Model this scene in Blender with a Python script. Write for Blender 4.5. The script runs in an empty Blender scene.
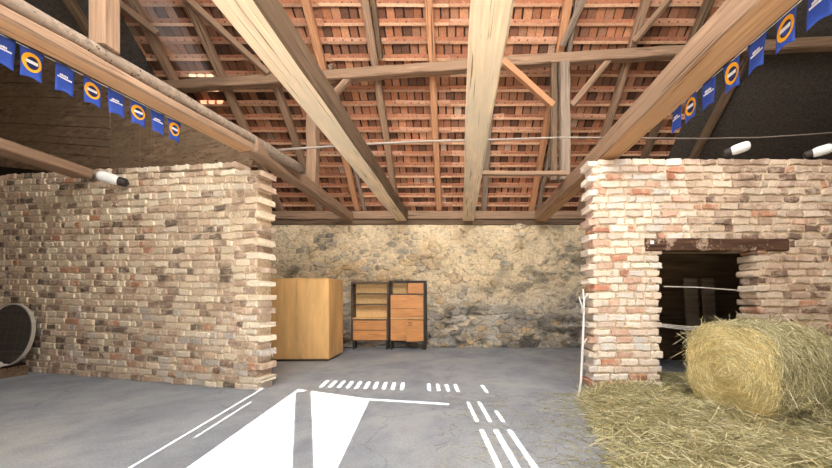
import bpy, math, random
import numpy as np
from mathutils import Vector, Matrix
random.seed(7); RNG = np.random.default_rng(7)
SC = bpy.context.scene; COL = SC.collection

# ------------------------------------------------------------ helpers
F = 320.0; VX = 460.0; VY = 296.0; EYE = 1.4     # lens in pixels, vanishing point of the depth lines, eye height
def at(px, py, Y): return Vector(((px-VX)/F*Y, Y, EYE+(VY-py)/F*Y))
def lin(c):
    return tuple(((v/255)/12.92 if v/255 <= .04045 else ((v/255+.055)/1.055)**2.4) for v in c)
def tag(o, label=None, cat=None, group=None, kind=None):
    if label: o['label'] = label
    if cat: o['category'] = cat
    if group: o['group'] = group
    if kind: o['kind'] = kind
    return o
def empty(name, loc=(0,0,0), rz=0):
    o = bpy.data.objects.new(name, None); COL.objects.link(o)
    o.location = loc; o.rotation_euler = (0,0,rz); o.empty_display_size = .1
    return o
def mesh_obj(name, verts, faces, mats, parent=None, cols=None, mat_idx=None, smooth=False):
    me = bpy.data.meshes.new(name)
    me.from_pydata([tuple(v) for v in verts], [], [tuple(f) for f in faces])
    for m in (mats if isinstance(mats, (list,tuple)) else [mats]): me.materials.append(m)
    if cols is not None:
        a = me.color_attributes.new('Col', 'FLOAT_COLOR', 'POINT')
        c = np.ones((len(verts),4), dtype=np.float32); c[:,:3] = np.asarray(cols, dtype=np.float32)[:,:3]
        a.data.foreach_set('color', c.ravel())
    if mat_idx is not None: me.polygons.foreach_set('material_index', list(mat_idx))
    if smooth: me.polygons.foreach_set('use_smooth', [True]*len(me.polygons))
    me.update()
    o = bpy.data.objects.new(name, me); COL.objects.link(o)
    if parent is not None: o.parent = parent
    return o
def copy_tree(o, parent=None):
    c = o.copy(); COL.objects.link(c)
    if parent is not None: c.parent = parent
    for ch in [x for x in bpy.data.objects if x.parent == o]: copy_tree(ch, c)
    return c

class MB:
    """collects shapes into one mesh"""
    def __init__(s): s.v=[]; s.f=[]; s.c=[]; s.mi=[]
    def add(s, vs, fs, col=(1,1,1), mi=0):
        b=len(s.v); s.v += [tuple(v) for v in vs]; s.f += [tuple(b+i for i in f) for f in fs]
        s.c += [col]*len(vs); s.mi += [mi]*len(fs)
    def box(s, x0,x1,y0,y1,z0,z1, col=(1,1,1), mi=0, bev=0):
        if bev<=0:
            s.add([(x0,y0,z0),(x1,y0,z0),(x1,y1,z0),(x0,y1,z0),(x0,y0,z1),(x1,y0,z1),(x1,y1,z1),(x0,y1,z1)],
              [(0,3,2,1),(4,5,6,7),(0,1,5,4),(1,2,6,5),(2,3,7,6),(3,0,4,7)],col,mi)
        else:
            b=bev; V=[]
            ring=[(x0+b,y0),(x1-b,y0),(x1,y0+b),(x1,y1-b),(x1-b,y1),(x0+b,y1),(x0,y1-b),(x0,y0+b)]
            inn=[(x0+b,y0+b),(x1-b,y0+b),(x1-b,y0+b),(x1-b,y1-b),(x1-b,y1-b),(x0+b,y1-b),(x0+b,y1-b),(x0+b,y0+b)]
            V+=[(x,y,z0) for x,y in inn]+[(x,y,z0+b) for x,y in ring]+[(x,y,z1-b) for x,y in ring]+[(x,y,z1) for x,y in inn]
            fs=[tuple(range(7,-1,-1)), tuple(range(24,32))]
            for k in range(3):
                for i in range(8):
                    j=(i+1)%8; fs.append((k*8+i,k*8+j,k*8+8+j,k*8+8+i))
            s.add(V,fs,col,mi)
    def quadprism(s, pts, n, col=(1,1,1), mi=0):
        m=len(pts); p=[Vector(q) for q in pts]; q=[x+Vector(n) for x in p]
        s.add(p+q,[tuple(range(m-1,-1,-1)),tuple(range(m,2*m))]+[(i,(i+1)%m,m+(i+1)%m,m+i) for i in range(m)],col,mi)
    def tube(s, pts, r, n=8, col=(1,1,1), mi=0, caps=True):
        P=[Vector(p) for p in pts]; rings=[]; m=len(P)
        rr=r if isinstance(r,(list,tuple)) else [r]*m
        for i,p in enumerate(P):
            t=(P[min(i+1,m-1)]-P[max(i-1,0)]).normalized()
            a=t.cross(Vector((0,0,1)) if abs(t.z)<.9 else Vector((1,0,0))).normalized(); b=t.cross(a)
            rings.append([p+a*math.cos(2*math.pi*k/n)*rr[i]+b*math.sin(2*math.pi*k/n)*rr[i] for k in range(n)])
        V=[v for ring in rings for v in ring]; fs=[]
        for i in range(m-1):
            for k in range(n):
                k2=(k+1)%n; fs.append((i*n+k,i*n+k2,(i+1)*n+k2,(i+1)*n+k))
        if caps: fs += [tuple(range(n-1,-1,-1)), tuple((m-1)*n+k for k in range(n))]
        s.add(V,fs,col,mi)
    def build(s, name, mats, parent=None, smooth=False):
        return mesh_obj(name, s.v, s.f, mats, parent, s.c, s.mi, smooth)

def vnoise(x, y, seed=0, octs=4):
    """smooth value noise 0..1 on numpy arrays"""
    out=0; amp=1; tot=0
    for o in range(octs):
        r=np.random.default_rng(seed*17+o).random((64,64))
        xi=np.floor(x).astype(int); yi=np.floor(y).astype(int)
        fx=x-xi; fy=y-yi; fx=fx*fx*(3-2*fx); fy=fy*fy*(3-2*fy)
        a=r[xi%64,yi%64]; b=r[(xi+1)%64,yi%64]; c=r[xi%64,(yi+1)%64]; d=r[(xi+1)%64,(yi+1)%64]
        out=out+amp*((a*(1-fx)+b*fx)*(1-fy)+(c*(1-fx)+d*fx)*fy); tot+=amp; amp*=.5; x=x*2.03+11; y=y*2.03+7
    return out/tot

# ------------------------------------------------------------ materials
class NT:
    def __init__(s, name):
        s.m=bpy.data.materials.new(name); s.m.use_nodes=True; s.t=s.m.node_tree; s.n=s.t.nodes
        s.b=s.n['Principled BSDF']; s.b.inputs['Specular IOR Level'].default_value=.25
    def node(s, kind, **kw):
        n=s.n.new(kind)
        for k,v in kw.items():
            if k.startswith('_'): setattr(n,k[1:],v)
            else: n.inputs[k.replace('__',' ')].default_value=v
        return n
    def link(s,a,b): s.t.links.new(a,b)
    def coords(s, scale=(1,1,1), kind='Object'):
        tc=s.node('ShaderNodeTexCoord'); mp=s.node('ShaderNodeMapping'); mp.inputs['Scale'].default_value=scale
        s.link(tc.outputs[kind],mp.inputs['Vector']); return mp.outputs['Vector']
    def noise(s, vec, scale, detail=4, rough=.6, dist=0):
        n=s.node('ShaderNodeTexNoise',Scale=scale,Detail=detail,Roughness=rough,Distortion=dist); s.link(vec,n.inputs['Vector']); return n.outputs['Fac']
    def ramp(s, fac, stops):
        n=s.node('ShaderNodeValToRGB'); e=n.color_ramp.elements
        while len(e)<len(stops): e.new(.5)
        for i,(p,c) in enumerate(stops): e[i].position=p; e[i].color=tuple(c)+(1,) if len(c)==3 else c
        s.link(fac,n.inputs['Fac']); return n.outputs['Color']
    def mix(s, fac, a, b, mode='MIX'):
        n=s.node('ShaderNodeMix',_data_type='RGBA',_blend_type=mode)
        for sock,v in ((n.inputs['Factor'],fac),(n.inputs['A'],a),(n.inputs['B'],b)):
            if isinstance(v,bpy.types.NodeSocket): s.link(v,sock)
            elif isinstance(v,(int,float)): sock.default_value=v
            else: sock.default_value=tuple(v)+(1,) if len(v)==3 else v
        return n.outputs['Result']
    def col(s):
        n=s.node('ShaderNodeAttribute',_attribute_name='Col'); return n.outputs['Color']
    def bump(s, h, strength=.4, dist=.02):
        n=s.node('ShaderNodeBump',Strength=strength,Distance=dist); s.link(h,n.inputs['Height']); s.link(n.outputs['Normal'],s.b.inputs['Normal'])
    def out(s, col, rough=.85):
        if isinstance(col,bpy.types.NodeSocket): s.link(col,s.b.inputs['Base Color'])
        else: s.b.inputs['Base Color'].default_value=tuple(col)+(1,)
        s.b.inputs['Roughness'].default_value=rough; return s.m

def plain(name, c, rough=.6, metal=0):
    t=NT(name); t.b.inputs['Metallic'].default_value=metal
    n=t.noise(t.coords((1,1,1)),14,3); a=lin(c)
    return t.out(t.ramp(n,[(.3,tuple(x*.86 for x in a)),(.7,tuple(min(1,x*1.08) for x in a))]),rough)
def wood(name, light, dark, rough=.8, gl=1.2, gc=26, up=False):
    t=NT(name); v=t.coords((gc,gc,gl) if up else (gl,gc,gc)); n=t.noise(v,1.0,6,.65,.6)
    big=t.noise(t.coords((3,3,.7) if up else (.9,3,3)),1.3,3,.6)
    L,D=lin(light),lin(dark); mid=tuple((a+b)/2 for a,b in zip(L,D))
    c=t.ramp(n,[(.32,D),(.47,mid),(.62,L)])
    c=t.mix(t.ramp(big,[(.38,(0,0,0)),(.68,(1,1,1))]),c,tuple(x*.72 for x in L))
    crack=t.ramp(t.noise(t.coords((40,40,.8) if up else (.8,40,40)),1.0,2,.5,.2),[(.30,(1,1,1)),(.345,(0,0,0))])
    c=c if up else t.mix(crack,c,tuple(x*.35 for x in D))
    t.bump(n,.35,.012); return t.out(c,rough)

M={}
M['pale']  = wood('pale_timber',(250,226,192),(228,192,152))
M['orange']= wood('orange_timber',(212,166,122),(158,112,76))
M['mid']   = wood('brown_timber',(170,138,112),(112,86,68))
M['rust']  = wood('reddish_timber',(206,152,112),(150,100,70))
M['grey']  = wood('grey_timber',(160,140,122),(104,88,76))
M['dark']  = wood('dark_timber',(128,104,82),(70,54,42))
M['board'] = wood('dark_boards',(136,112,88),(78,60,46),gl=1.0,gc=14)
M['lintel']= None
def brick_mat(name):
    t=NT(name); v=t.coords(); c=t.col()
    fine=t.noise(v,38,5,.7); c=t.mix(.75,c,t.ramp(fine,[(.25,(.55,.52,.5)),(.5,(1,1,1)),(.75,(1.15,1.12,1.08))]),'MULTIPLY')
    wash=t.ramp(t.noise(v,7,4,.65),[(.47,(0,0,0)),(.67,(.7,.7,.7))])
    c=t.mix(wash,c,lin((228,206,186)))
    spot=t.ramp(t.noise(v,2.2,3,.6),[(.58,(0,0,0)),(.74,(.55,.55,.55))])
    c=t.mix(spot,c,lin((150,128,106)),'MULTIPLY')
    t.bump(t.noise(v,60,5,.7),.5,.012); return t.out(c,.92)
M['brick']=brick_mat('old_brick')
def mortar_mat():
    t=NT('lime_mortar'); n=t.noise(t.coords(),25,5,.7); t.bump(n,.6,.02)
    return t.out(t.ramp(n,[(.3,lin((176,154,128))),(.7,lin((232,212,184)))]),.95)
M['mortar']=mortar_mat()
def stone_mat():
    t=NT('rubble_stone'); v=t.coords(); fine=t.noise(v,22,6,.72)
    c=t.mix(.8,t.col(),t.ramp(fine,[(.28,(.5,.48,.46)),(.5,(1,1,1)),(.74,(1.22,1.2,1.16))]),'MULTIPLY')
    t.bump(t.noise(v,30,6,.75),.7,.025); return t.out(c,.95)
M['stone']=stone_mat()
def tile_mat():
    t=NT('clay_tile'); v=t.coords(); fine=t.noise(v,30,4,.7)
    c=t.mix(.8,t.col(),t.ramp(fine,[(.3,(.6,.56,.54)),(.6,(1.1,1.08,1.05))]),'MULTIPLY')
    sp=t.ramp(t.noise(v,9,5,.75),[(.66,(0,0,0)),(.74,(.8,.8,.8))])
    c=t.mix(sp,c,lin((206,186,168)))
    t.bump(fine,.4,.01); return t.out(c,.9)
M['tile']=tile_mat()
def floor_mat():
    t=NT('concrete_floor'); v=t.coords(); big=t.noise(v,.55,5,.62,.4); mid=t.noise(v,3.2,5,.7); fine=t.noise(v,60,3,.7)
    c=t.ramp(big,[(.3,lin((128,132,140))),(.5,lin((156,160,166))),(.72,lin((180,180,176)))])
    c=t.mix(.55,c,t.ramp(mid,[(.3,(.68,.68,.7)),(.5,(1,1,1)),(.75,(1.14,1.12,1.08))]),'MULTIPLY')
    c=t.mix(.6,c,t.ramp(fine,[(.3,(.62,.62,.62)),(.7,(1.28,1.27,1.25))]),'MULTIPLY')
    c=t.mix(t.ramp(t.noise(v,11,6,.8),[(.62,(0,0,0)),(.70,(.45,.45,.45))]),c,lin((96,92,86)))
    cr=t.node('ShaderNodeTexVoronoi',_feature='DISTANCE_TO_EDGE',Scale=.55)
    wob=t.node('ShaderNodeTexNoise',Scale=3.0,Detail=5.0); t.link(v,wob.inputs['Vector'])
    t.link(t.mix(.25,v,wob.outputs['Color']),cr.inputs['Vector'])
    c=t.mix(t.ramp(cr.outputs['Distance'],[(.0,(.3,.3,.3)),(.004,(0,0,0))]),c,(.05,.05,.05))
    t.bump(mid,.25,.02); return t.out(c,.8)
M['floor']=floor_mat()
def straw_mat():
    t=NT('straw'); t.b.inputs['Specular IOR Level'].default_value=.35
    return t.out(t.col(),.65)
M['straw']=straw_mat()
def strawbase():
    t=NT('packed_straw'); v=t.coords(); n=t.noise(v,55,6,.75,1.5); n2=t.noise(v,5,3)
    c=t.ramp(n,[(.3,lin((128,116,72))),(.5,lin((190,174,122))),(.68,lin((232,218,168)))])
    c=t.mix(t.ramp(n2,[(.4,(0,0,0)),(.7,(.5,.5,.5))]),c,lin((160,152,104)))
    t.bump(n,1,.04); return t.out(c,.9)
M['strawbase']=strawbase()
def lintel_mat():
    t=NT('peeling_lintel'); v=t.coords((1,1,1)); n=t.noise(v,4,6,.75); n2=t.noise(t.coords((1.2,20,20)),1,5)
    c=t.ramp(n2,[(.35,lin((52,36,28))),(.65,lin((104,74,56)))])
    c=t.mix(t.ramp(n,[(.56,(0,0,0)),(.62,(.9,.9,.9))]),c,lin((176,152,132))); t.bump(n,.4,.01); return t.out(c,.8)
M['lintel']=lintel_mat()
M['veneer']=wood('golden_veneer',(238,192,130),(232,182,118),.4,gl=1.2,gc=14,up=True)
M['veneer_red']=wood('teak_veneer',(226,162,104),(204,136,80),.4,gl=3,gc=30)
M['back_panel']=plain('pale_back_panel',(226,186,130),.6)
M['black']=plain('black_lacquer',(58,52,48),.5)
M['ebony']=plain('dark_brown_frame',(96,78,66),.5)
M['opal']=plain('opal_glass',(235,235,232),.15)
M['socket']=plain('dark_socket',(58,50,46),.5)
M['flag']=plain('blue_pennant',(54,82,172),.55)
M['navy']=plain('navy_print',(36,42,92),.5)
M['ring']=plain('orange_print',(248,176,36),.5)
M['white']=plain('white_print',(240,240,245),.5)
M['cord']=plain('white_cord',(214,208,200),.6)
M['steel']=plain('galvanised_rod',(150,138,128),.5,.2)
M['rim']=plain('pale_rim',(188,178,164),.5)
M['discwood']=wood('blackened_disc',(78,72,66),(38,34,32),.6,gl=2,gc=30)
M['whitepaint']=plain('white_bark',(238,236,232),.6)
M['earth']=plain('yard_ground',(176,164,140),.95)
M['roofback']=plain('roof_underlay',(70,52,44),.95)

# ------------------------------------------------------------ brick walls
def brick_wall(name, p0, p1, H, T, pal, seed, tooth0, tooth1, holes=(), course=.1047, bl=.25):
    """p0->p1 along the front face; H(a) top height; holes: (a0,a1,z0,z1)"""
    rnd=random.Random(seed); d=Vector((p1[0]-p0[0],p1[1]-p0[1],0)); L=d.length; d.normalize()
    n=Vector((-d.y,d.x,0))            # points away from the viewer when p0->p1 runs left to right
    mb=MB()
    def P(a,b,z): return (p0[0]+d.x*a+n.x*b, p0[1]+d.y*a+n.y*b, z)
    def brick(a0,a1,z0,z1,za):
        o=rnd.uniform(-.014,.012); j=lambda s=.006: rnd.uniform(-s,s); c=.010
        col=pal(rnd,(a0+a1)/2/L,(z0+z1)/2)
        ring=[(a0,z0),(a1,z0),(a1,z1),(a0,z1)]
        vs=[]
        am=(a0+a1)/2; zm=(z0+z1)/2; ha=(a1-a0)/2; hz=(z1-z0)/2
        ring=[(-1,-1),(-.35,-1),(.35,-1),(1,-1),(1,0),(1,1),(.35,1),(-.35,1),(-1,1),(-1,0)]; n_=10
        rj=[(j(.011),j(.011)) for _ in ring]
        def rg(inset,b,jit):
            for (x,y),(ja,jz) in zip(ring,rj):
                vs.append((am+x*ha-inset*(1 if x>.9 else -1 if x<-.9 else 0)+ja*jit,b,zm+y*hz-inset*y+jz*jit))
        rg(c*1.1,o+j(.003),1.2); rg(.002,o+.013,1.0); rg(.002,T+o-.013,1.0); rg(c,T+o,1.0)
        fs=[tuple(range(n_)),tuple(range(4*n_-1,3*n_-1,-1))]
        for k in range(3):
            for i in range(n_):
                q=(i+1)%n_; fs.append((k*n_+i,k*n_+n_+i,k*n_+n_+q,k*n_+q))
        # tops follow the sloping head of the wall
        mb.add([P(a,b,z*za((a0+a1)/2)) for a,b,z in vs],fs,col)
    Hm=max(H(0),H(L/2),H(L)); NC=int(round(3.35/course)); gap=.019
    sc=lambda a: H(a)/(NC*course)
    for k in range(NC):
        z0=k*course; z1=z0+course-gap
        segs=[(-tooth0(k),L+tooth1(k))]
        for (h0,h1,hz0,hz1,tj) in holes:
            if z1*sc(h0)>hz0+.02 and z0*sc(h0)<hz1-.03:
                new=[]
                for s0,s1 in segs:
                    if h1>s0 and h0<s1: new += [(s0,h0+tj(k)),(h1-tj(k+1),s1)]
                    else: new.append((s0,s1))
                segs=new
        for s0,s1 in segs:
            a=s0; first=True
            while a<s1-.03:
                l=bl*(1 if rnd.random()<.62 else .5)*rnd.uniform(.9,1.1)
                if first and k%2: l=bl*.5+.02
                first=False
                e=min(a+l,s1)
                if s1-e<.09: e=s1
                brick(a,e-gap*.9,z0+rnd.uniform(-.003,.003),z1+rnd.uniform(-.004,.003),sc)
                a=e
    # mortar core: rectangles set back from the faces
    e=.021; edges=[.02]
    rects=[(.03,L-.03,0,1)]
    for (h0,h1,hz0,hz1,tj) in holes:
        rects=[(.03,h0-.04,0,1),(h1+.04,L-.03,0,1),(h0-.05,h1+.05,hz1,1)]
    for a0,a1,z0,z1 in rects:
        t0=H(a0)-.03; t1=H(a1)-.03
        vs=[P(a0,e,z0),P(a1,e,z0),P(a1,T-e,z0),P(a0,T-e,z0),P(a0,e,t0),P(a1,e,t1),P(a1,T-e,t1),P(a0,T-e,t0)]
        mb.add(vs,[(0,3,2,1),(4,5,6,7),(0,1,5,4),(1,2,6,5),(2,3,7,6),(3,0,4,7)],(1,1,1),1)
    o=mb.build(name,[M['brick'],M['mortar']]); tag(o,kind='structure'); return o
def pick(r,opts):
    t=r.random()*sum(w for _,w in opts)
    for c,w in opts:
        t-=w
        if t<=0: break
    k=r.uniform(.86,1.1); return tuple(min(1,x*k) for x in lin(c))
def pal_left(r,a,z):
    o=[((222,204,176),4),((208,184,158),4),((192,164,140),3.2),((158,134,114),2.6+(1-a)*2),((122,106,92),1.5+(1-a)*2.0),((230,216,192),2+a*4),((192,144,114),.8)]
    if z<1.1: o+=[((208,196,182),3),((188,178,168),2)]
    return pick(r,o)
def pal_right(r,a,z):
    if a<.22: o=[((236,222,206),6),((224,204,188),3.5),((212,174,154),2.2),((194,136,110),1.4),((224,216,208),3)]
    else: o=[((206,184,162),3.5),((190,164,144),3),((172,146,126),2.8),((128,104,90),1.8),((214,196,176),2),((192,140,112),.9)]
    if z<1.2 and a<.3: o+=[((232,226,220),4)]
    return pick(r,o)
LP0=(-10.46,6.51); LP1=(-2.99,4.72)     # left wall front face, runs slightly away to the left
LL=math.hypot(LP1[0]-LP0[0],LP1[1]-LP0[1])
def HL(a):
    h=3.42+.30*(LL-a)/5.6
    if LL-a<.42: h-=.13
    return h
brick_wall('wall_left',LP0,LP1,HL,.30,pal_left,3,lambda k:0,lambda k:.075 if k%2 else -.02+random.Random(k).uniform(0,.02))
brick_wall('wall_right',(1.88,4.525),(8.0,4.525),lambda a:3.36 if a>.12 else 3.34,.30,pal_right,5,lambda k:.065 if k%2 else -.005,lambda k:0,
           holes=[(2.84-1.88,4.2-1.88,0,2.04,lambda k:.04 if k%2 else 0.0)])
# lintel over the doorway
def beam(name,p0,p1,w,h,mat,label=None,cat='beam',group=None,seed=0,ch=.018,wob=.008,side=None,nseg=None,taper=1.0,kind=None,roll=0):
    p0=Vector(p0); p1=Vector(p1); ax=(p1-p0); L=ax.length; ax.normalize()
    up=Vector((0,0,1)) if abs(ax.z)<.95 else Vector((0,1,0))
    y=up.cross(ax).normalized(); z=ax.cross(y)
    if roll: R=Matrix.Rotation(roll,3,ax); y=R@y; z=R@z
    r=random.Random(seed or hash((round(p0.x,2),round(p1.y,2),round(L,2)))%9999)
    ns=nseg or max(2,int(L/.35)); V=[];Fc=[];mi=[]
    oy=oz=0
    for i in range(ns+1):
        t=i/ns; k=1+(taper-1)*t; W=w*k/2; Hh=h*k/2
        oy=oy*.7+r.uniform(-wob,wob); oz=oz*.7+r.uniform(-wob,wob)
        prof=[(-W+ch,-Hh),(W-ch,-Hh),(W,-Hh+ch),(W,Hh-ch),(W-ch,Hh),(-W+ch,Hh),(-W,Hh-ch),(-W,-Hh+ch)]
        for a,b in prof: V.append((L*t,a+oy+r.uniform(-wob,wob)*.5,b+oz*.6+r.uniform(-wob,wob)*.5))
    for i in range(ns):
        for q in range(8):
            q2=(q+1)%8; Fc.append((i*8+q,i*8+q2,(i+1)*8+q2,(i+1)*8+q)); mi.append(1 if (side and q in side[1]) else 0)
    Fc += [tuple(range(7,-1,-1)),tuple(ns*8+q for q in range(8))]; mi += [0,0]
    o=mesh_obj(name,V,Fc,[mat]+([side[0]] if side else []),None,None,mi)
    o.matrix_world=Matrix(((ax.x,y.x,z.x,p0.x),(ax.y,y.y,z.y,p0.y),(ax.z,y.z,z.z,p0.z),(0,0,0,1)))
    if label: tag(o,label,cat,group)
    if kind: tag(o,kind=kind)
    return o
lt=empty('door_lintel',(2.62,4.515,2.13)); tag(lt,'dark peeling timber lintel across the top of the brick doorway','lintel')
b=beam('timber',(2.62,4.60,2.13),(4.63,4.60,2.125),.20,.18,M['lintel'],seed=4,wob=.004)
b.parent=lt; b.matrix_parent_inverse=Matrix.Translation(-Vector(lt.location))
mb=MB(); mb.box(.055,.105,-.02,-.005,.0,.05); o=mb.build('paper_tag',M['white'],lt); tag(o,'small white square tag')

# ------------------------------------------------------------ rubble back wall
def back_wall():
    x0,x1,z1=-11.5,9.0,3.36; dx=.026
    xs=np.concatenate([np.arange(x0,-6.0,.11),np.arange(-6.0,4.4,dx),np.arange(4.4,x1,.11)]); zs=np.arange(0,z1+.01,dx)
    X,Z=np.meshgrid(xs,zs,indexing='ij')
    wx=X+.16*(vnoise(X*3,Z*3,3)-.5); wz=Z+.13*(vnoise(X*3,Z*3,4)-.5)
    cw,chh=.30,.15
    gx=np.floor(wx/cw).astype(int); gz=np.floor(wz/chh).astype(int)
    r=np.random.default_rng(11); JX=r.random((128,64)); JZ=r.random((128,64)); JI=r.random((128,64,4))
    F1=np.full(X.shape,9.); F2=np.full(X.shape,9.); I=np.zeros(X.shape+(4,))
    for di in (-2,-1,0,1,2):
        for dk in (-2,-1,0,1,2):
            a=gx+di; b=gz+dk; jx=JX[a%128,b%64]; jz=JZ[a%128,b%64]
            cx=(a+.5*(b%2)+.1+.8*jx)*cw; cz=(b+.1+.8*jz)*chh
            sz=.75+.6*JI[a%128,b%64,3]
            ax_=np.abs(wx-cx)/1.75; az_=np.abs(wz-cz); dist=(ax_**3.2+az_**3.2)**(1/3.2)/sz
            m=dist<F1
            F2=np.where(m,F1,np.minimum(F2,dist)); I=np.where(m[...,None],JI[a%128,b%64],I); F1=np.where(m,dist,F1)
    e=np.clip((F2-F1-.006)/.022,0,1); e=e*e*(3-2*e)
    n1=vnoise(X*1.1,Z*1.3,5); n2=vnoise(X*6,Z*6,6); n3=vnoise(X*18,Z*18,8,3)
    # how far the old render still covers the stones (more on the upper half)
    cover=np.clip((n1-.5)*2.6+(Z-1.45)*.42+(I[...,2]-.5)*1.3+(n2-.5)*1.6+.34,0,.93)
    h=e*(.045+.03*I[...,1])*(1-cover*.82)+.02*n2+.012*n3
    pal=np.array([lin(c) for c in ((192,180,162),(208,192,168),(176,164,150),(220,202,172),(198,176,146),(164,156,146),(212,184,144))])
    stone=pal[(I[...,0]*7).astype(int)%7]*(.8+.28*I[...,1:2])
    mort=np.array(lin((232,212,178))); mlow=np.array(lin((196,190,180)))
    k=np.clip((Z-.9)/1.0+(n1-.5)*1.2,0,1)[...,None]
    mo=mort*k+mlow*(1-k)
    c=stone*(e*(1-cover))[...,None]+mo*(1-(e*(1-cover))[...,None])
    # damp, sooty stains low and towards the doorway side, with edges of their own
    st=np.clip((vnoise(X*.9+3,Z*1.5,9)-.42)*4+(1.25-Z)*.55+np.clip((X+.5)*.13,-.3,.45),0,1)*np.clip((vnoise(X*3.2,Z*6.5,12)-.40)*4,0,1)
    c=c*(1-.72*st[...,None])+np.array(lin((70,66,62)))*(.72*st[...,None])
    och=np.clip((vnoise(X*1.2,Z*1.6,15)-.56)*6,0,1)*np.clip(Z-1,0,1); c=c*(1-.3*och[...,None])+np.array(lin((200,160,104)))*(.3*och[...,None])
    pit=np.clip((vnoise(X*12,Z*17,41,3)-.66)*9,0,1)[...,None]; h=h-.018*pit[...,0]; c=c*(.8+.4*n3[...,None])*(1-.45*pit)
    nx,nz=X.shape
    V=np.stack([X,8.72-h,Z],-1).reshape(-1,3)
    idx=np.arange(nx*nz).reshape(nx,nz)
    fs=np.stack([idx[:-1,:-1],idx[1:,:-1],idx[1:,1:],idx[:-1,1:]],-1).reshape(-1,4).tolist()
    vs=V.tolist(); b=len(vs); cs=c.reshape(-1,3).tolist()
    vs += [(x0,9.25,0),(x1,9.25,0),(x1,9.25,z1),(x0,9.25,z1)]; cs += [tuple(mort)]*4
    A,B,Cc,D=idx[0,0],idx[-1,0],idx[-1,-1],idx[0,-1]
    fs += [(b,b+3,b+2,b+1),(D,Cc,b+2,b+3),(A,D,b+3,b),(B,b+1,b+2,Cc)]
    tag(mesh_obj('wall_back',vs,fs,M['stone'],None,cs,None,False),kind='structure')
back_wall()

# ------------------------------------------------------------ floor, yard, shell
mb=MB(); mb.box(-12,9.2,-1.3,9.3,-.2,0); tag(mb.build('floor',M['floor']),kind='structure')
mb=MB(); mb.box(-60,60,-60,-1.31,-.25,-.03); mb.box(-60,-12.01,-1.31,60,-.25,-.03); mb.box(9.21,60,-1.31,60,-.25,-.03)
tag(mb.build('ground',M['earth']),kind='structure')
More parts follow.
